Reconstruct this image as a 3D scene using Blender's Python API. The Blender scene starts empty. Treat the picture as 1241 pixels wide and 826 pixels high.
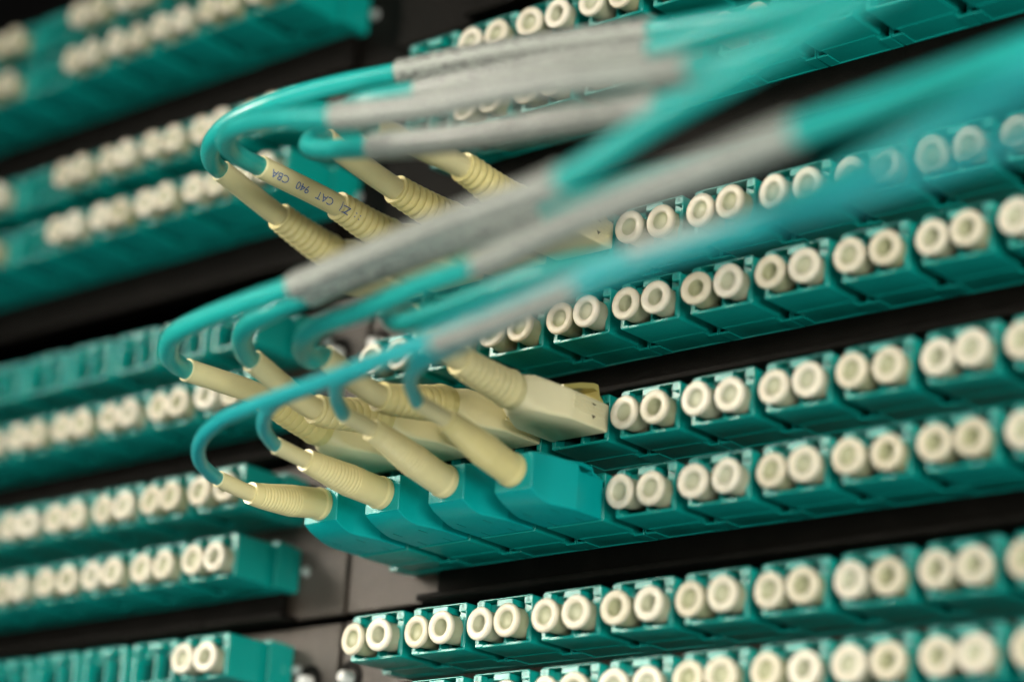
import bpy, bmesh, math, random
from mathutils import Vector, Matrix
random.seed(11)
# ---------------------------------------------------------------- measured layout (1 unit = 1 cm)
CORDS = [
    (1, 0, [-0.165, -2.773, 6.764], [-0.165, -4.157, 7.113], 6, 9,
     [[0.28, -4.74, 6.97], [0.72, -5.17, 6.92], [1.25, -5.52, 6.91], [1.78, -5.69, 6.96], [2.73, -5.71, 7.05], [3.75, -5.47, 7.17], [4.93, -5.15, 7.23], [6.66, -4.92, 7.18], [8.05, -4.67, 7.12], [9.31, -4.53, 7.0], [10.74, -4.68, 6.73], [12.38, -4.69, 6.57], [14.15, -5.05, 6.28], [16.3, -5.15, 6.17]]),
    (1, 1, [1.277, -2.779, 6.653], [1.277, -4.566, 6.718], 6, 10,
     [[1.49, -5.06, 6.61], [1.76, -5.62, 6.52], [2.42, -6.3, 6.31], [3.35, -6.91, 6.05], [4.11, -7.19, 5.86], [5.25, -7.57, 5.5], [6.53, -7.81, 5.13], [8.46, -7.99, 4.75], [10.0, -8.09, 4.57], [11.38, -8.11, 4.37], [12.8, -7.99, 4.18], [13.84, -8.06, 4.12], [14.87, -8.21, 4.18], [15.87, -8.41, 4.3], [17.63, -8.94, 4.38]]),
    (1, 2, [2.719, -2.878, 6.603], [2.719, -4.503, 6.87], 5, 8,
     [[2.89, -4.82, 6.76], [3.1, -5.16, 6.53], [3.43, -5.47, 6.24], [3.85, -5.63, 6.04], [4.63, -5.86, 5.79], [5.72, -6.28, 5.42], [7.58, -6.43, 5.08], [9.37, -6.4, 4.89], [11.04, -6.38, 4.73], [12.27, -6.79, 4.61], [13.27, -6.96, 4.69], [14.25, -7.17, 4.8], [15.13, -7.46, 4.86], [16.53, -7.43, 5.3]]),
    (1, 3, [4.161, -2.847, 6.683], [4.161, -4.876, 6.604], 4, 7,
     [[4.27, -5.18, 6.57], [4.41, -5.55, 6.49], [4.74, -5.94, 6.39], [5.35, -6.18, 6.27], [6.35, -6.08, 6.21], [7.74, -6.03, 6.12], [9.19, -5.94, 6.04], [10.4, -5.83, 5.91], [11.68, -5.89, 5.82], [12.76, -5.94, 5.8], [13.79, -5.99, 5.87], [15.65, -5.97, 6.11]]),
    (3, 0, [-0.042, -2.836, 3.499], [-0.042, -4.517, 3.481], 6, 9,
     [[0.17, -4.94, 3.44], [0.56, -5.42, 3.41], [1.13, -5.85, 3.42], [1.8, -6.17, 3.38], [2.5, -6.36, 3.36], [3.75, -6.67, 3.28], [5.11, -6.97, 3.19], [6.97, -7.37, 3.16], [9.07, -7.84, 3.09], [11.01, -8.17, 3.07], [12.76, -8.49, 3.35], [14.11, -8.71, 3.53], [15.29, -8.81, 3.78], [16.42, -8.92, 3.99], [17.87, -8.86, 4.44]]),
    (3, 1, [1.4, -2.975, 3.028], [1.4, -4.398, 3.431], 4, 7,
     [[1.61, -4.73, 3.41], [2.02, -5.2, 3.42], [2.54, -5.58, 3.43], [3.29, -5.84, 3.44], [4.24, -5.88, 3.57], [5.55, -5.98, 3.65], [7.23, -5.91, 3.83], [8.61, -5.77, 3.99], [9.95, -5.66, 4.12], [11.25, -5.57, 4.23], [12.52, -5.52, 4.33], [13.9, -5.38, 4.5], [15.66, -5.02, 4.92]]),
    (3, 2, [2.842, -2.944, 3.023], [2.842, -4.209, 3.315], 6, 10,
     [[2.95, -4.56, 3.15], [3.19, -4.97, 3.14], [3.77, -5.48, 3.1], [4.56, -5.89, 3.03], [5.89, -6.4, 2.86], [7.35, -6.91, 2.74], [9.1, -7.45, 2.58], [10.46, -7.8, 2.58], [11.75, -8.1, 2.59], [13.32, -8.37, 2.62], [14.68, -8.44, 2.74], [15.91, -8.42, 2.85], [16.91, -8.39, 2.94], [18.13, -8.14, 3.2]]),
    (3, 3, [4.284, -2.692, 3.461], [4.284, -3.856, 3.841], None, None,
     [[4.55, -4.4, 3.71], [4.77, -4.73, 3.49], [5.22, -5.04, 3.21], [6.17, -5.36, 3.04], [7.74, -5.71, 3.02], [9.07, -5.88, 3.04], [10.66, -6.39, 2.71], [12.54, -7.16, 2.38], [14.51, -7.93, 2.21], [16.19, -8.52, 2.26], [17.84, -8.95, 2.31], [18.91, -9.24, 2.32]]),
    (4, 0, [-0.047, -2.884, 1.825], [-0.047, -3.587, 1.888], 9, 11,
     [[0.11, -3.89, 1.88], [0.43, -4.39, 1.88], [0.89, -4.87, 1.91], [1.55, -5.34, 1.94], [2.44, -5.77, 1.94], [3.56, -6.21, 1.85], [4.7, -6.55, 1.78], [6.13, -6.97, 1.69], [7.43, -7.34, 1.62], [8.57, -7.6, 1.56], [10.17, -7.98, 1.53], [11.45, -8.25, 1.57], [12.79, -8.39, 1.66], [14.0, -8.46, 1.71], [15.07, -8.4, 1.79], [16.11, -8.38, 1.9], [17.47, -8.31, 2.13], [18.63, -8.03, 2.51]]),
    (4, 1, [1.395, -3.061, 2.146], [1.395, -3.709, 2.212], 9, 12,
     [[1.56, -4.01, 2.22], [1.83, -4.39, 2.25], [2.33, -4.83, 2.29], [3.08, -5.29, 2.26], [4.16, -5.75, 2.15], [5.82, -6.39, 2.01], [7.78, -6.96, 1.97], [9.3, -7.35, 1.96], [10.76, -7.62, 2.01], [11.84, -7.75, 2.12], [13.29, -7.83, 2.09], [14.73, -7.92, 2.07], [15.5, -7.93, 2.1], [16.54, -7.93, 2.25], [17.76, -7.83, 2.52]]),
    (4, 2, [2.837, -3.057, 2.449], [2.837, -3.653, 2.518], None, None,
     [[3.02, -3.92, 2.51], [3.35, -4.35, 2.55], [3.9, -4.83, 2.56], [4.87, -5.31, 2.47], [6.55, -6.02, 2.34], [8.31, -6.59, 2.26], [10.1, -7.03, 2.33], [11.88, -7.57, 2.06], [13.88, -8.29, 1.82], [15.44, -8.93, 1.69], [16.71, -9.32, 1.79], [18.14, -9.47, 2.08], [19.21, -9.48, 2.32]]),
    (4, 3, [4.279, -2.896, 2.441], [4.279, -3.519, 2.548], None, None,
     [[4.46, -3.8, 2.56], [4.78, -4.23, 2.58], [5.33, -4.7, 2.58], [6.48, -5.28, 2.47], [8.01, -5.94, 2.34], [9.64, -6.48, 2.31], [11.36, -6.93, 2.29], [13.11, -7.26, 2.24], [14.45, -7.51, 2.17], [15.67, -7.71, 2.17], [17.14, -7.75, 2.3], [18.26, -7.69, 2.45]]),
]
CAM_LOC = (29.4325, -28.9588, -8.3118)
CAM_ROT = (1.89389, -0.06624, 0.71970)
LENS = 86.414
PITCH = 1.4420
LEFT_X = -4.3732
ROW_Z = {-2: 13.514, -1: 10.792, 0: 9.52, 1: 6.379, 2: 5.049, 3: 3.178, 4: 1.857, 5: 0.0, 6: -1.234}
ROW_DX = {-2: -0.049, -1: 0.182, 0: 0.179, 1: -0.165, 2: -0.153, 3: -0.042, 4: -0.047, 5: 0.0, 6: 0.039}
ROW_Z[-3] = 14.55; ROW_DX[-3] = 0.0
scene = bpy.context.scene
scene.unit_settings.scale_length = 0.01
C = scene.collection

# ---------------------------------------------------------------- camera
cd = bpy.data.cameras.new('camera'); cam = bpy.data.objects.new('camera', cd); C.objects.link(cam)
cam.location = CAM_LOC; cam.rotation_euler = CAM_ROT
cd.sensor_width = 36; cd.lens = LENS; cd.clip_start = 0.5; cd.clip_end = 500
cd.dof.use_dof = True; cd.dof.focus_distance = 40.6; cd.dof.aperture_fstop = 0.072
scene.camera = cam
scene.render.resolution_x = 1024; scene.render.resolution_y = 681
# ---------------------------------------------------------------- light
w = bpy.data.worlds.new('World'); scene.world = w; w.use_nodes = True
w.node_tree.nodes['Background'].inputs[0].default_value = (0.75, 0.9, 1.0, 1)
w.node_tree.nodes['Background'].inputs[1].default_value = 0.03
def area(name, loc, target, size, power, col, spread=None):
    l = bpy.data.lights.new(name, 'AREA'); l.shape = 'RECTANGLE'; l.size = size[0]; l.size_y = size[1]
    l.energy = power; l.color = col
    if spread: l.spread = math.radians(spread)
    o = bpy.data.objects.new(name, l); C.objects.link(o); o.location = loc
    o.rotation_euler = (Vector(target) - Vector(loc)).to_track_quat('-Z', 'Y').to_euler()
    return o
area('key_lamp', (-47, -54, 21), (2.5, 0, -2), (19, 26), 2800, (1.0, 0.91, 0.78), 27)
area('front_lamp', (-8, -72, 24), (0, 0, -4), (26, 26), 900, (1.0, 0.96, 0.90), 34)
area('low_lamp', (14, -34, -46), (-3, 0, 3), (46, 30), 15500, (0.93, 1.0, 0.96))
area('side_lamp', (62, -48, 2), (0, 0, 2), (26, 26), 8000, (1.0, 0.96, 0.86), 60)
scene.view_settings.view_transform = 'Standard'; scene.view_settings.look = 'None'
scene.view_settings.exposure = 0.0; scene.view_settings.gamma = 1.0

# ---------------------------------------------------------------- materials
def mat(name, col, rough=0.4, var=0.06, nscale=3.0, bump=0.0, bscale=60.0, sss=0.0, spec=0.5, coat=0.0, rvar=0.1, sheen=0.0, metal=0.0, trans=0.0):
    m = bpy.data.materials.new(name); m.use_nodes = True; nt = m.node_tree; b = nt.nodes['Principled BSDF']
    tc = nt.nodes.new('ShaderNodeTexCoord'); geo = nt.nodes.new('ShaderNodeObjectInfo')
    add = nt.nodes.new('ShaderNodeVectorMath'); add.operation = 'ADD'
    nt.links.new(tc.outputs['Object'], add.inputs[0]); nt.links.new(geo.outputs['Location'], add.inputs[1])
    n = nt.nodes.new('ShaderNodeTexNoise'); n.inputs['Scale'].default_value = nscale; n.inputs['Detail'].default_value = 6
    nt.links.new(add.outputs[0], n.inputs['Vector'])
    mx = nt.nodes.new('ShaderNodeMix'); mx.data_type = 'RGBA'
    mx.inputs[6].default_value = (*[c * (1 - 2 * var) for c in col], 1)
    mx.inputs[7].default_value = (*[min(1, c * (1 + 2 * var)) for c in col], 1)
    nt.links.new(n.outputs['Fac'], mx.inputs[0]); nt.links.new(mx.outputs[2], b.inputs['Base Color'])
    mr = nt.nodes.new('ShaderNodeMapRange'); mr.inputs[3].default_value = rough - rvar; mr.inputs[4].default_value = rough + rvar
    n2 = nt.nodes.new('ShaderNodeTexNoise'); n2.inputs['Scale'].default_value = nscale * 5; n2.inputs['Detail'].default_value = 4
    nt.links.new(add.outputs[0], n2.inputs['Vector']); nt.links.new(n2.outputs['Fac'], mr.inputs[0]); nt.links.new(mr.outputs[0], b.inputs['Roughness'])
    b.inputs['Specular IOR Level'].default_value = spec; b.inputs['Coat Weight'].default_value = coat
    b.inputs['Metallic'].default_value = metal
    if sss:
        b.inputs['Subsurface Weight'].default_value = sss; b.inputs['Subsurface Radius'].default_value = (1, .8, .5); b.inputs['Subsurface Scale'].default_value = 0.12
    if bump:
        n3 = nt.nodes.new('ShaderNodeTexNoise'); n3.inputs['Scale'].default_value = bscale; n3.inputs['Detail'].default_value = 3
        nt.links.new(add.outputs[0], n3.inputs['Vector'])
        bp = nt.nodes.new('ShaderNodeBump'); bp.inputs['Strength'].default_value = bump; bp.inputs['Distance'].default_value = 0.02
        nt.links.new(n3.outputs['Fac'], bp.inputs['Height']); nt.links.new(bp.outputs[0], b.inputs['Normal'])
    return m
M = {
 'teal': mat('aqua_plastic', (0.001, 0.275, 0.24), 0.35, 0.05, 2.0, 0.12, 25, spec=0.5),
 'teal_plug': mat('aqua_plug_plastic', (0.001, 0.33, 0.325), 0.36, 0.04, 2.0, 0.15, 40, spec=0.25),
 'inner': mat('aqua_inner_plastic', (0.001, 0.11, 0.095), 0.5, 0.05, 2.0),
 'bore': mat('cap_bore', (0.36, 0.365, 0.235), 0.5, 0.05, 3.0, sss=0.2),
 'cap': mat('ivory_cap_plastic', (0.585, 0.54, 0.42), 0.42, 0.05, 3.0, 0.08, 20, sss=0.25),
 'boot': mat('beige_boot_rubber', (0.74, 0.65, 0.32), 0.34, 0.05, 2.0, 0.1, 30, sss=0.15),
 'sleeve': mat('beige_tube', (0.66, 0.60, 0.34), 0.38, 0.06, 2.0, 0.08, 30, sss=0.15),
 'body': mat('beige_plug_plastic', (0.78, 0.71, 0.44), 0.36, 0.04, 2.0, 0.1, 40, sss=0.1),
 'cable': mat('aqua_jacket', (0.012, 0.36, 0.33), 0.33, 0.05, 1.5, 0.1, 15),
 'cable_thin': mat('aqua_thin_jacket', (0.012, 0.33, 0.35), 0.33, 0.05, 1.5, 0.1, 15),
 'panel': mat('powder_coated_panel', (0.046, 0.033, 0.023), 0.46, 0.2, 6.0, 1.0, 45, spec=0.75),
 'black': mat('black_coat_and_shade', (0.006, 0.005, 0.004), 0.5, 0.2, 4.0, 1.0, 40, spec=0.08),  # real black on the shelves, painted shade on upper plates and bars
 'void': mat('dark_recess', (0.004, 0.004, 0.004), 0.8, 0.1, 4.0, spec=0.1),
 'screw': mat('white_screw', (0.80, 0.78, 0.74), 0.3, 0.05, 4.0, metal=0.0),
 'rivet': mat('grey_rivet', (0.50, 0.52, 0.50), 0.32, 0.1, 4.0, metal=0.6),
 'brass': mat('olive_latch_plastic', (0.50, 0.43, 0.14), 0.35, 0.06, 2.0),
 'mark': mat('dark_mark', (0.07, 0.05, 0.02), 0.6),
 'ink': mat('blue_ink', (0.04, 0.12, 0.38), 0.5),
 'letter': mat('embossed_letter', (0.002, 0.17, 0.15), 0.4),
}
def vary(m, amt):
    nt = m.node_tree; b = nt.nodes['Principled BSDF']; src = b.inputs['Base Color'].links[0].from_socket
    oi = nt.nodes.new('ShaderNodeObjectInfo'); mr = nt.nodes.new('ShaderNodeMapRange'); mr.inputs[3].default_value = 1 - amt; mr.inputs[4].default_value = 1 + amt * .5
    hs = nt.nodes.new('ShaderNodeHueSaturation'); nt.links.new(oi.outputs['Random'], mr.inputs[0]); nt.links.new(mr.outputs[0], hs.inputs['Value'])
    m2 = nt.nodes.new('ShaderNodeMapRange'); m2.inputs[3].default_value = 1 + amt * 1.5; m2.inputs[4].default_value = 1 - amt * 1.5
    nt.links.new(oi.outputs['Random'], m2.inputs[0]); nt.links.new(m2.outputs[0], hs.inputs['Saturation'])
    nt.links.new(src, hs.inputs['Color']); nt.links.new(hs.outputs[0], b.inputs['Base Color'])
vary(M['cap'], .12); vary(M['bore'], .15); vary(M['boot'], .06); vary(M['body'], .06)
def label_mat():
    m = mat('printed_wrap', (0.33, 0.355, 0.32), 0.35, 0.03, 2.0); nt = m.node_tree; b = nt.nodes['Principled BSDF']
    at = nt.nodes.new('ShaderNodeUVMap')
    mp = nt.nodes.new('ShaderNodeMapping'); mp.inputs['Scale'].default_value = (4, 14, 1)
    nt.links.new(at.outputs[0], mp.inputs[0])
    n = nt.nodes.new('ShaderNodeTexNoise'); n.inputs['Scale'].default_value = 2.2; n.inputs['Detail'].default_value = 2
    nt.links.new(mp.outputs[0], n.inputs['Vector'])
    cr = nt.nodes.new('ShaderNodeValToRGB'); cr.color_ramp.elements[0].position = 0.50; cr.color_ramp.elements[1].position = 0.56
    nt.links.new(n.outputs['Fac'], cr.inputs[0])
    sep = nt.nodes.new('ShaderNodeSeparateXYZ'); nt.links.new(at.outputs[0], sep.inputs[0])
    wv = nt.nodes.new('ShaderNodeMath'); wv.operation = 'MULTIPLY'; wv.inputs[1].default_value = 5.0; nt.links.new(sep.outputs[1], wv.inputs[0])
    fr = nt.nodes.new('ShaderNodeMath'); fr.operation = 'FRACT'; nt.links.new(wv.outputs[0], fr.inputs[0])
    gt = nt.nodes.new('ShaderNodeMath'); gt.operation = 'GREATER_THAN'; gt.inputs[1].default_value = 0.45; nt.links.new(fr.outputs[0], gt.inputs[0])
    mu = nt.nodes.new('ShaderNodeMath'); mu.operation = 'MULTIPLY'; nt.links.new(cr.outputs[0], mu.inputs[0]); nt.links.new(gt.outputs[0], mu.inputs[1])
    mx = nt.nodes.new('ShaderNodeMix'); mx.data_type = 'RGBA'
    src = b.inputs['Base Color'].links[0].from_socket
    nt.links.new(src, mx.inputs[6]); mx.inputs[7].default_value = (0.06, 0.055, 0.06, 1)
    nt.links.new(mu.outputs[0], mx.inputs[0]); nt.links.new(mx.outputs[2], b.inputs['Base Color'])
    return m
M['label'] = label_mat()

# ---------------------------------------------------------------- mesh helpers
def finish(bm, name, m, smooth=None):
    me = bpy.data.meshes.new(name); bmesh.ops.recalc_face_normals(bm, faces=bm.faces); bm.to_mesh(me); bm.free()
    for x in (m if isinstance(m, (list, tuple)) else [m]): me.materials.append(x)
    if smooth is not None:
        me.polygons.foreach_set('use_smooth', [True] * len(me.polygons))
        me.set_sharp_from_angle(angle=math.radians(smooth))
    return me
def link(name, me, parent=None):
    o = bpy.data.objects.new(name, me); C.objects.link(o)
    if parent: o.parent = parent
    return o
def tag(o, label=None, cat=None, group=None, kind=None):
    if label: o['label'] = label
    if cat: o['category'] = cat
    if group: o['group'] = group
    if kind: o['kind'] = kind
    return o
def box(bm, x0, x1, y0, y1, z0, z1, bev=0.012, seg=1):
    r = bmesh.ops.create_cube(bm, size=1.0)
    for v in r['verts']:
        v.co = Vector((x0 + (v.co.x + .5) * (x1 - x0), y0 + (v.co.y + .5) * (y1 - y0), z0 + (v.co.z + .5) * (z1 - z0)))
    if bev:
        es = list({e for v in r['verts'] for e in v.link_edges})
        bmesh.ops.bevel(bm, geom=es, offset=bev, segments=seg, profile=0.5, affect='EDGES')
def rrect(hw0, hw1, z0, z1, rad, n=4):
    pts = []
    for cx, cz, a0 in ((hw1 - rad, z1 - rad, 0), (hw0 + rad, z1 - rad, 90), (hw0 + rad, z0 + rad, 180), (hw1 - rad, z0 + rad, 270)):
        for k in range(n + 1):
            a = math.radians(a0 + 90 * k / n); pts.append((cx + rad * math.cos(a), cz + rad * math.sin(a)))
    return pts
def loft(bm, secs, cap0=True, cap1=True, closed_back=False):
    rings = [[bm.verts.new((x, y, z)) for x, z in pts] for y, pts in secs]
    n = len(rings[0])
    for a, b in zip(rings, rings[1:]):
        for k in range(n): bm.faces.new((a[k], a[(k + 1) % n], b[(k + 1) % n], b[k]))
    if cap0: bm.faces.new(rings[0])
    if cap1: bm.faces.new(rings[-1])
    return rings
def lathe(prof, seg=32):
    bm = bmesh.new(); rings = []
    for r, y in prof:
        if r < 1e-5: rings.append([bm.verts.new((0, y, 0))])
        else: rings.append([bm.verts.new((r * math.cos(2 * math.pi * k / seg), y, r * math.sin(2 * math.pi * k / seg))) for k in range(seg)])
    for a, b in zip(rings, rings[1:]):
        for k in range(seg):
            q = (k + 1) % seg
            if len(a) == 1 and len(b) == 1: continue
            if len(a) == 1: bm.faces.new((a[0], b[q], b[k]))
            elif len(b) == 1: bm.faces.new((a[k], a[q], b[0]))
            else: bm.faces.new((a[k], a[q], b[q], b[k]))
    return bm
def catmull(P, sub):
    P = [Vector(p) for p in P]; Q = [P[0] * 2 - P[1]] + P + [P[-1] * 2 - P[-2]]; out = []
    for i in range(1, len(Q) - 2):
        p0, p1, p2, p3 = Q[i - 1:i + 3]
        def tj(t, a, b): return t + max(1e-4, (b - a).length) ** 0.5
        t0 = 0; t1 = tj(t0, p0, p1); t2 = tj(t1, p1, p2); t3 = tj(t2, p2, p3)
        for k in range(sub):
            t = t1 + (t2 - t1) * k / sub
            A1 = (t1 - t) / (t1 - t0) * p0 + (t - t0) / (t1 - t0) * p1; A2 = (t2 - t) / (t2 - t1) * p1 + (t - t1) / (t2 - t1) * p2
            A3 = (t3 - t) / (t3 - t2) * p2 + (t - t2) / (t3 - t2) * p3
            B1 = (t2 - t) / (t2 - t0) * A1 + (t - t0) / (t2 - t0) * A2; B2 = (t3 - t) / (t3 - t1) * A2 + (t - t1) / (t3 - t1) * A3
            out.append((t2 - t) / (t2 - t1) * B1 + (t - t1) / (t2 - t1) * B2)
    out.append(P[-1]); return out
def frames(path):
    fr = []; T = (path[1] - path[0]).normalized(); N = T.cross(Vector((0, 0, 1))).normalized()
    for i, p in enumerate(path):
        t = (path[min(i + 1, len(path) - 1)] - path[max(i - 1, 0)]).normalized()
        N = (N - t * N.dot(t)).normalized(); fr.append((p, t, N, t.cross(N)))
    return fr
def sweep(stations, seg=16, cap0=True, cap1=True, inner=None, uv=False):
    """stations: list of (frame, radius)"""
    bm = bmesh.new(); rings = []
    for (p, t, N, B), r in stations:
        rings.append([bm.verts.new(p + (N * math.cos(2 * math.pi * k / seg) + B * math.sin(2 * math.pi * k / seg)) * r) for k in range(seg)])
    layer = bm.loops.layers.uv.new('UVMap') if uv else None
    L = 0
    for i, (a, b) in enumerate(zip(rings, rings[1:])):
        d = (stations[i + 1][0][0] - stations[i][0][0]).length
        for k in range(seg):
            f = bm.faces.new((a[k], a[(k + 1) % seg], b[(k + 1) % seg], b[k]))
            if uv:
                for lp, (u, v) in zip(f.loops, ((L, k / seg), (L, (k + 1) / seg), (L + d, (k + 1) / seg), (L + d, k / seg))): lp[layer].uv = (u, v)
        L += d
    if cap0: bm.faces.new(rings[0])
    if cap1: bm.faces.new(rings[-1])
    return bm
def text_mesh(name, s, size, m, extrude=0.0):
    cu = bpy.data.curves.new(name, 'FONT'); cu.body = s; cu.size = size; cu.extrude = extrude; cu.align_x = 'LEFT'
    cu.resolution_u = 4
    o = bpy.data.objects.new(name, cu); C.objects.link(o)
    bpy.context.view_layer.update()
    me = bpy.data.meshes.new_from_object(o.evaluated_get(bpy.context.evaluated_depsgraph_get()))
    bpy.data.objects.remove(o); me.name = name; me.materials.clear(); me.materials.append(m); return me

# ---------------------------------------------------------------- the panel behind the adapters
UNITS = [(-2, -3), (0, -1), (2, 1), (4, 3), (6, 5)]      # lower row, upper row of each pair
PY = 1.80
bm = bmesh.new(); box(bm, -45, 40, 4.6, 4.9, -30, 50, 0)
tag(link('rack_interior', finish(bm, 'rack_interior', M['void'])), 'dark interior of the rack behind the panels', kind='structure')
rivet_me = finish(lathe([(0, -.10), (.07, -.09), (.10, -.04), (.11, 0), (.11, .1)], 20), 'rivet', M['rivet'], 40)
screw_bm = lathe([(0, -.26), (.07, -.25), (.105, -.22), (.125, -.15), (.125, 0.05)], 24)
screw_me = finish(screw_bm, 'screw', M['screw'], 40)
well_me = finish(lathe([(.17, -.004), (.20, -.012), (.32, -.012), (.335, 0.01), (.335, .1)], 28), 'screw_collar', M['black'], 40)
for lo, hi in UNITS:
    zl, zh = ROW_Z[lo] - (1.25 if lo < 2 else 0.90), ROW_Z[hi] + 0.88
    for side, x0, x1 in (('left', -44, -2.49), ('right', -2.36, 38)):
        PY = 2.24 if (side == 'left' and lo < 2) else 1.80
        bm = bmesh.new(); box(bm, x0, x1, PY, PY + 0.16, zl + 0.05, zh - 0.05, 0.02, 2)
        fp = tag(link('faceplate', finish(bm, 'faceplate', M['black' if lo < 2 else 'panel'])), kind='structure')  # upper plates coloured black to imitate the weaker light up there
        zz = (ROW_Z[lo] + ROW_Z[hi]) / 2 + 0.40
        sx = -2.14 if side == 'right' else -3.2
        s = link('screw', screw_me, fp); s.location = (sx, PY, zz); s.rotation_euler = (0, random.random(), 0)
        s = link('screw_collar', well_me, fp); s.location = (sx, PY, zz)
        if side == 'left':
            for r in (lo, hi):
                s = link('rivet', rivet_me, fp); s.location = (-3.53, PY, ROW_Z[r] + 0.04)
    for side, x0, x1 in (('left', -44, -3.65), ('right', -0.2, 38)):
        PY = 2.24 if (side == 'left' and lo < 2) else 1.80
        bm = bmesh.new()
        box(bm, x0, x1, PY - .47, PY - 0.003, zl - 0.03, zl + 0.09, 0.035, 3)
        a, b = (x0, x1 + .35 - .6) if side == 'left' else (x0 + .3, x1)
        box(bm, a, b, PY - .25, PY - 0.004, zl + .088, ROW_Z[lo] - .372, 0.02, 1)  # added black bar, stands in for the adapters' shade on the plate
        if hi in (-1, 1): box(bm, x0, x1, PY - .47, PY - 0.003, zh - 0.1, zh + 0.02, 0.035, 3)
        tag(link('divider_shelf_and_shade_bar', finish(bm, 'divider_shelf_and_shade_bar', M['black'], 50)), kind='structure')
bm = bmesh.new(); box(bm, -44, 38, 3.0, 3.1, 7.3, 8.25, 0.02)
tag(link('blank_strip', finish(bm, 'blank_strip', M['black'])), kind='structure')

# ---------------------------------------------------------------- adapters
FY = 0.28
def housing_mesh():
    bm = bmesh.new()
    o = rrect(-.603, .603, -.335, .465, .05); i = rrect(-.582, .582, -.295, .445, .03)
    n = len(o); N_ = lambda P, y: [bm.verts.new((x, y, z)) for x, z in P]
    ob = rrect(-.594, .594, -.325, .455, .045)
    A = N_(ob, FY); B = N_(o, FY + .012); D = N_(o, 1.06); E = N_(i, FY); F = N_(i, 0.95)
    for a, b in ((A, B), (B, D), (E, F), (A, E)):
        for k in range(n): bm.faces.new((a[k], a[(k + 1) % n], b[(k + 1) % n], b[k]))
    bm.faces.new(F)
    # partition between the two ports, side brackets with hooks, lip pads
    box(bm, -.022, .022, FY + .05, .94, -.28, .28, .006)
    for s in (1, -1):
        bx = lambda a, b, *r: box(bm, min(s * a, s * b), max(s * a, s * b), *r)
        bx(.515, .575, FY - .004, .94, -.28, .18, .008)
        bx(.445, .575, FY - .008, .60, .155, .215, .008)
        bx(.30, .50, FY + .16, .94, .23, .42, .01)
    box(bm, -.59, -.43, FY - .012, FY + .1, -.322, -.272, .008)
    box(bm, .02, .10, FY - .014, FY + .08, -.31, -.255, .016)
    box(bm, -.17, .17, FY - .006, .9, .325, .436, .01)
    return finish(bm, 'housing', M['teal'], 35)
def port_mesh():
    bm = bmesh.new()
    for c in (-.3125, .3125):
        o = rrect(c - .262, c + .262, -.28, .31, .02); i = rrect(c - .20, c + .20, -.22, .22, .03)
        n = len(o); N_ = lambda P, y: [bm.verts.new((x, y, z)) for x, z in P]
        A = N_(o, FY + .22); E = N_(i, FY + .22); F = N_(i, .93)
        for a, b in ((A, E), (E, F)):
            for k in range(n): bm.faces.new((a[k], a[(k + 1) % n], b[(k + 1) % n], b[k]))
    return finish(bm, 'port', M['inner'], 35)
def flange_mesh():
    bm = bmesh.new()
    loft(bm, [(1.03, rrect(-.53, .53, -.35, .485, .03)), (1.56, rrect(-.53, .53, -.35, .485, .03))])
    for s in (-1, 1):
        a, b = sorted((s * .50, s * .712)); box(bm, a, b, 1.19, 1.56, -.366, -.325, .008); box(bm, a, b, 1.19, 1.56, .455, .497, .008)
        a, b = sorted((s * .685, s * .7135)); box(bm, a, b, 1.185, 1.56, -.34, .47, .006)
    loft(bm, [(1.545, rrect(-.705, .705, -.36, .49, .03)), (1.55, rrect(-.715, .715, -.37, .50, .04)), (1.60, rrect(-.715, .715, -.37, .50, .04)), (1.615, rrect(-.70, .70, -.355, .485, .03)), (1.79, rrect(-.70, .70, -.355, .485, .03))])
    return finish(bm, 'flange', M['teal'], 35)
hm, pm, fm = housing_mesh(), port_mesh(), flange_mesh()
bm = bmesh.new(); box(bm, -.085, .085, -.004, .16, -.062, .062, .010); pad_me = finish(bm, 'corner_pad', M['teal'], 35)
LA = text_mesh('letter', 'A', .115, M['letter'], .006); LB = text_mesh('letter', 'B', .115, M['letter'], .006)
for me in (LA, LB):
    c = sum((v.co for v in me.vertices), Vector()) / len(me.vertices)
    for v in me.vertices: v.co = Matrix.Rotation(math.pi / 2, 3, 'X') @ (v.co - c)
ORD = ['first', 'second', 'third', 'fourth', 'fifth', 'sixth', 'seventh', 'eighth', 'ninth', 'tenth', 'eleventh', 'twelfth', 'thirteenth', 'fourteenth']
RNAME = {-1: 'top row right of the gap', 0: 'row behind the upper cable wraps', 1: 'row holding the upper beige plugs',
         2: 'row just above the lower beige plugs', 3: 'row holding the lower beige plugs', 4: 'row holding the teal plugs',
         5: 'row just below the teal plugs', 6: 'row along the bottom edge'}
LNAME = {-3: 'top left corner row', -2: 'second row of left bank', -1: 'third row of left bank', 0: 'fourth row of left bank',
         1: 'empty fifth row of left bank', 2: 'sixth row of left bank', 3: 'seventh row of left bank', 4: 'eighth row of left bank', 5: 'lowest row of left bank'}
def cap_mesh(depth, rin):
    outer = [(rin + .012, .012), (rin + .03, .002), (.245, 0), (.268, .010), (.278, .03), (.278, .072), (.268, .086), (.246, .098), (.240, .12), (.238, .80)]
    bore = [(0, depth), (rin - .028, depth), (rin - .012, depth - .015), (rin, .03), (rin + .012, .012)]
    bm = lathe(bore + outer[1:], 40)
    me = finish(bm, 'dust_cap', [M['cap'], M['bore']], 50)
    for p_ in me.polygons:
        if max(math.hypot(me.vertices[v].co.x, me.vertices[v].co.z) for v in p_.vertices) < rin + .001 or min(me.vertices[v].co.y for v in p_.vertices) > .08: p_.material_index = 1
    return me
cap_me = cap_mesh(.075, .145); cap_me2 = cap_mesh(.17, .140)
vm = cam.matrix_world
from bpy_extras.object_utils import world_to_camera_view
bpy.context.view_layer.update()
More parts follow.
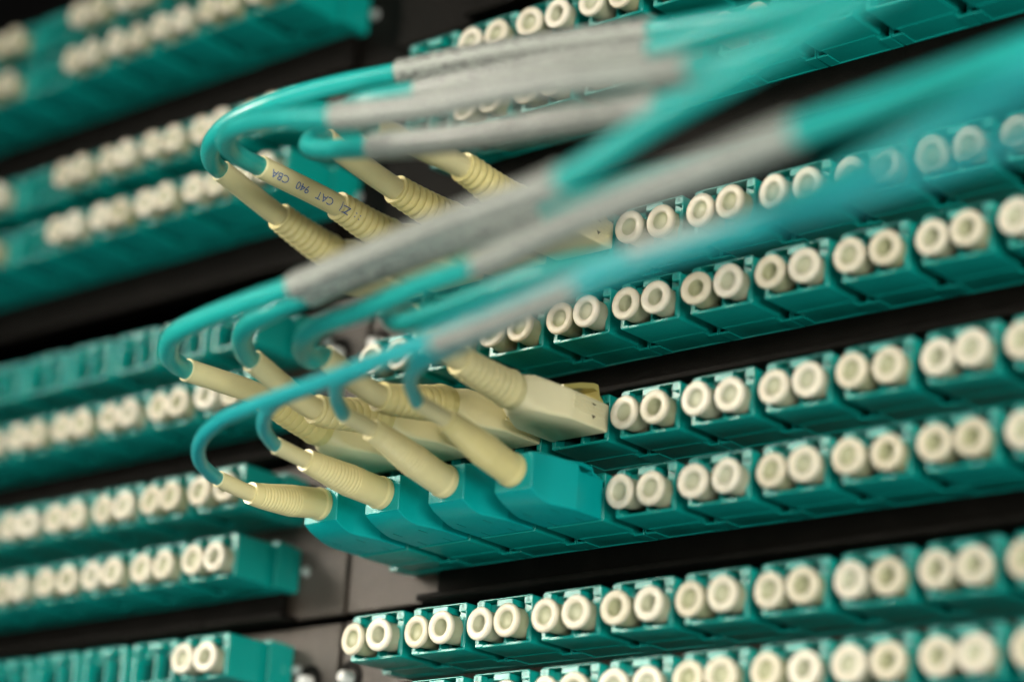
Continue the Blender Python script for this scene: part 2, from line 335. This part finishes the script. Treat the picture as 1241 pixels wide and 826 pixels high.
def seen(x, z, m=0.07):
    for dy in (0, 1.8):
        u = world_to_camera_view(scene, cam, Vector((x, dy, z)))
        if -m < u.x < 1 + m and -m < u.y < 1 + m: return True
    return False
def adapter(x, z, where, letters, deep=1.0):
    t = bpy.data.objects.new('fibre_adapter', None); C.objects.link(t); t.location = (x, 0, z); t.empty_display_size = .2
    t.scale = (1, deep, 1)
    tag(t, where, 'adapter', 'aqua duplex adapters in the patch panel')
    link('housing', hm, t); link('port', pm, t); link('flange', fm, t)
    for s, lm in ((-1, LB), (1, LA)):
        p_ = link('corner_pad', pad_me, t); p_.location = (s * .520, FY - .008, .375)
        if letters:
            l_ = link('letter', lm, p_); l_.location = (0, -.003, 0)
    t.rotation_euler = (math.radians(random.uniform(-.3, .3)), math.radians(random.uniform(-.25, .25)), math.radians(random.uniform(-.3, .3)))
def cap(x, z, where):
    c = link('dust_cap', random.choice((cap_me, cap_me, cap_me2)))
    c.location = (x + random.uniform(-.008, .008), random.uniform(-.045, .035), z + random.uniform(-.012, .012))
    c.rotation_euler = (math.radians(random.gauss(0, 2.4)), random.uniform(0, 6), math.radians(random.gauss(0, 2.6)))
    tag(c, where, 'dust cap', 'ivory dust caps in the adapters')
PLUGGED = {(1, i) for i in range(4)} | {(3, i) for i in range(4)} | {(4, i) for i in range(4)}
for r in range(-1, 7):
    for i in range(0, 12):
        x = i * PITCH + ROW_DX[r]; z = ROW_Z[r]
        if not seen(x, z): continue
        fill = 'aqua adapter, both ports capped'
        empty = (r == -1 and i == 0) or (r == 0 and i in (0, 6, 7, 8, 9))
        if (r, i) in PLUGGED: fill = 'aqua adapter, plug inserted'
        elif empty: fill = 'aqua adapter, empty ports'
        adapter(x, z, '%s, %s from left in %s' % (fill, ORD[i], RNAME[r]), True)
        if (r, i) in PLUGGED or empty: continue
        for s, n in ((-1, 'left'), (1, 'right')):
            cap(x + s * .3125, z, 'ivory cap, %s port, %s adapter from left, %s' % (n, ORD[i], RNAME[r]))
for r in range(-3, 6):
    for k in range(0, 14):
        x = LEFT_X - k * PITCH + ROW_DX[r]; z = ROW_Z[r]
        if not seen(x, z): continue
        empty = r == 1 or (r == 5 and k > 0) or (r < 1 and k == 5)
        fill = 'aqua adapter, empty ports' if empty else 'aqua adapter, both ports capped'
        adapter(x, z, '%s, %s from right in %s' % (fill, ORD[k], LNAME[r]), False, 1.25 if r < 1 else 1.0)
        if empty: continue
        for s, n in ((-1, 'left'), (1, 'right')):
            cap(x + s * .3125, z, 'ivory cap, %s port, %s adapter from right, %s' % (n, ORD[k], LNAME[r]))

# ---------------------------------------------------------------- patch cords: plug, boot, sleeve, cable, printed wrap
def interp(tab, s):
    for (a, ra), (b, rb) in zip(tab, tab[1:]):
        if s <= b: return ra + (rb - ra) * max(0, (s - a)) / (b - a)
    return tab[-1][1]
def beige_body(x, z, t):
    bm = bmesh.new(); c = .05
    S = lambda y, hw, z0, z1, rad: (y, [(x + a, z + b) for a, b in rrect(-hw, hw, z0, z1, rad)])
    loft(bm, [S(-1.42, .30, -.12, .40, .24), S(-1.30, .33, -.16, .42, .22), S(-1.22, .345, -.17, .42, .12), S(-1.0, .42, -.19, .38, .07),
              S(-.72, .57, -.20, .31, .05), S(-.62, .60, -.20, .29, .04), S(.20, .60, -.20, .28, .04), S(.265, .59, -.19, .27, .03)])
    b = link('plug_body', finish(bm, 'plug_body', M['body'], 30), t)
    bm = bmesh.new()                       # two latch arms over a bridge, with the gap under them
    for s in (-1, 1):
        cx = x + s * .30
        sec = [(-.75, .27, .36), (-.30, .42, .52), (.02, .50, .60), (.12, .49, .60), (.17, .34, .44), (.30, .26, .33)]
        loft(bm, [(y, [(cx + a, z + q) for a, q in rrect(-.17, .17, z0, z1, .02)]) for y, z0, z1 in sec])
    link('latch', finish(bm, 'latch', M['brass'], 30), b)
    bm = bmesh.new()
    for yy, zz in ((-.12, .16), (-.12, -.03)):
        a = [bm.verts.new((x + .601, yy - .05, z + zz + .035)), bm.verts.new((x + .601, yy + .055, z + zz + .02)), bm.verts.new((x + .601, yy, z + zz - .04))]
        q = [bm.verts.new(v.co + Vector((.003, 0, 0))) for v in a]
        bm.faces.new(q); 
        for k in range(3): bm.faces.new((a[k], a[(k + 1) % 3], q[(k + 1) % 3], q[k]))
    link('side_mark', finish(bm, 'side_mark', M['mark']), b)
    bm = bmesh.new()
    for k in range(4):
        zz = z + .20 - .07 * k
        box(bm, x + .585, x + .620, -.62, .16, zz, zz + .026, .004)
    link('grip_line', finish(bm, 'grip_line', M['body'], 30), b)
    return b
def teal_body(x, z, t):
    bm = bmesh.new()
    S = lambda y, hw, z0, z1, rad: (y, [(x + a, z + b) for a, b in rrect(-hw, hw, z0, z1, rad)])
    loft(bm, [S(-1.262, .375, -.14, .44, .02), S(-1.25, .385, -.15, .45, .025), S(-1.10, .395, -.24, .47, .03), S(-.95, .41, -.29, .48, .03), S(-.82, .445, -.315, .48, .03),
              S(-.66, .515, -.32, .46, .03), S(-.48, .575, -.325, .455, .03), S(-.40, .60, -.325, .43, .03), S(-.34, .60, -.325, .33, .03), S(.19, .605, -.325, .32, .03), S(.215, .605, -.325, .32, .03), S(.225, .52, -.24, .30, .03), S(.30, .50, -.22, .28, .02)])
    b = link('plug_body', finish(bm, 'plug_body', M['teal_plug'], 13), t)
    bm = bmesh.new()
    for xx in (-.33, .25):
        for yy in (-.62, -.02): box(bm, x + xx, x + xx + .022, yy, yy + .22, z - .331, z - .318, .002)
    link('seam_mark', finish(bm, 'seam_mark', M['letter']), b)
    bm = bmesh.new()
    for s in (-1, 1):
        cx = x + s * .31
        loft(bm, [(y, [(cx + a, z + q) for a, q in rrect(-.19, .19, z0, z1, .02)]) for y, z0, z1 in [(-.55, .41, .475), (-.2, .455, .53), (.06, .44, .52), (.10, .37, .44), (.22, .34, .40), (.33, .33, .38)]])
    link('latch', finish(bm, 'latch', M['teal_plug'], 30), b)
    return b
PN = {1: 'upper beige plug', 3: 'lower beige plug', 4: 'teal plug'}
for (r, i, ring, tip, ls, le, pts) in CORDS:
    x = i * PITCH + ROW_DX[r]; z = ROW_Z[r]; thin = r == 4
    t = bpy.data.objects.new('patch_cord', None); C.objects.link(t); t.empty_display_size = .3
    desc = {1: 'aqua cord with beige ribbed boot, %s of the four upper beige plugs from left', 3: 'aqua cord with beige ribbed boot, %s of the four lower beige plugs from left',
            4: 'thin aqua cord with smooth beige boot, %s of the four teal plugs from left'}[r] % ORD[i]
    tag(t, desc, 'patch cord', 'aqua fibre patch cords plugged into the panel')
    (teal_body if thin else beige_body)(x, z, t)
    ring = Vector(ring); tip = Vector(tip); zc = z + (.17 if thin else .13)
    base = Vector((x, -1.24 if thin else -1.40, zc)); back = base + Vector((0, .5, 0))
    path = catmull([back, base, base.lerp(ring, .5) + Vector((0, 0, -.02)), ring, tip], 40)
    fr = frames(path); acc = [0]
    for a, b in zip(path, path[1:]): acc.append(acc[-1] + (b - a).length)
    s_base = .5; s_ring = acc[120]; s_tip = acc[-1]
    st = []
    if thin:
        Lb = s_ring - s_base
        tab = [(s_base, .255), (s_base + .02 * Lb, .278), (s_base + .07 * Lb, .28), (s_base + .09 * Lb, .262), (s_base + .2 * Lb, .262), (s_base + .45 * Lb, .268), (s_base + .62 * Lb, .245), (s_ring, .185)]
        for f, s in zip(fr, acc):
            if s < s_base - .02 or s > s_ring: continue
            st.append((f, interp(tab, s)))
        dense = []
        for k in range(150):                                   # resample with fine ribs on the outer half
            s = s_base + Lb * k / 149; j = max(q for q in range(len(acc)) if acc[q] <= s + 1e-6); j = min(j, len(acc) - 2)
            u = (s - acc[j]) / (acc[j + 1] - acc[j]); f0, f1 = fr[j], fr[j + 1]
            f = (f0[0].lerp(f1[0], u), f0[1], f0[2], f0[3]); rr = interp(tab, s); v = (s - s_base) / Lb
            if .42 < v < .90: rr += -.010 if (v * 26) % 1 < .35 else 0
            dense.append((f, rr))
        st = dense
    else:
        Lb = s_ring - s_base
        tab = [(s_base, .30), (s_base + .12 * Lb, .325), (s_base + .2 * Lb, .30), (s_ring - .12, .250), (s_ring - .03, .252), (s_ring, .235)]
        for k in range(170):
            s = s_base + Lb * k / 169; j = min(max(q for q in range(len(acc)) if acc[q] <= s + 1e-6), len(acc) - 2)
            u = (s - acc[j]) / (acc[j + 1] - acc[j]); f0, f1 = fr[j], fr[j + 1]
            f = (f0[0].lerp(f1[0], u), f0[1], f0[2], f0[3]); rr = interp(tab, s); v = (s - s_base) / Lb
            if v > .22:
                ph = ((v - .22) / .78 * 8) % 1
                rr += (.009 if r == 1 else .004) * math.cos(2 * math.pi * ph) - (.018 if .44 < ph < .56 else 0)
            st.append((f, rr))
    bt = link('boot', finish(sweep(st, 36), 'boot', M['boot'], 60), t)
    # sleeve: hollow tube from inside the boot to the tip
    sr = .135 if thin else .190
    n0 = next(k for k in range(len(acc)) if acc[k] > s_ring - .3)
    tube = [(f, sr) for f in fr[n0:]]; end = fr[-1]
    tube[-1] = (tube[-1][0], sr + .004)
    tube += [((end[0] + end[1] * .012, *end[1:]), sr - .008), ((end[0] + end[1] * .012, *end[1:]), sr - .030), ((end[0] - end[1] * .01, *end[1:]), sr - .042), ((end[0] - end[1] * .35, *end[1:]), sr - .045)]
    sl = link('sleeve', finish(sweep(tube, 32, True, False), 'sleeve', M['sleeve'], 50), bt)
    # cable
    cr = .112 if thin else .160
    cp = [end[0] - end[1] * .33, end[0]] + [Vector(q) for q in pts]
    cpath = catmull(cp, 14); cf = frames(cpath)
    link('cable', finish(sweep([(f, cr) for f in cf], 20), 'cable', M['cable_thin' if thin else 'cable'], 60), t)
    if ls is not None:
        seg = cf[(ls + 2) * 14:(le + 2) * 14 + 1]; lr = cr * 1.30
        a = [(seg[0], cr * .98)] + [(seg[0], lr)] + [(f, lr) for f in seg[1:]] + [(seg[-1], cr * .98)]
        link('printed_wrap', finish(sweep(a, 24, False, False, uv=True), 'printed_wrap', M['label'], 50), t)
    if r == 1 and i == 1:                                      # the printed sleeve
        me = text_mesh('sleeve_print', ': :  Z|   CAT   940   CBA', .19, M['ink'])
        b_ = bmesh.new(); b_.from_mesh(me); bmesh.ops.triangulate(b_, faces=b_.faces[:]); bmesh.ops.subdivide_edges(b_, edges=[e for e in b_.edges if e.calc_length() > .03], cuts=3, use_grid_fill=True); b_.to_mesh(me); b_.free()
        xs = [v.co.x for v in me.vertices]; x0, x1 = min(xs), max(xs)
        s0, s1 = s_ring - .34, s_tip - .12
        ys = [v.co.y for v in me.vertices]; ym = (min(ys) + max(ys)) / 2
        view = Vector(CAM_LOC)
        for v in me.vertices:
            s = s0 + (v.co.x - x0) / (x1 - x0) * (s1 - s0)
            j = min(max(q for q in range(len(acc)) if acc[q] <= s), len(acc) - 2); u = (s - acc[j]) / (acc[j + 1] - acc[j])
            p_ = fr[j][0].lerp(fr[j + 1][0], u); T = fr[j][1]
            D = Vector((.70, -.66, -.28)); D = (D - T * D.dot(T)).normalized(); U = D.cross(T).normalized()
            rad = sr + .007
            if s < s_ring + .03: rad = .272
            a = (v.co.y - ym) / rad
            v.co = p_ + (D * math.cos(a) + U * math.sin(a)) * rad
        tag(link('sleeve_print', me, sl), kind='stuff')

bpy.context.view_layer.update()
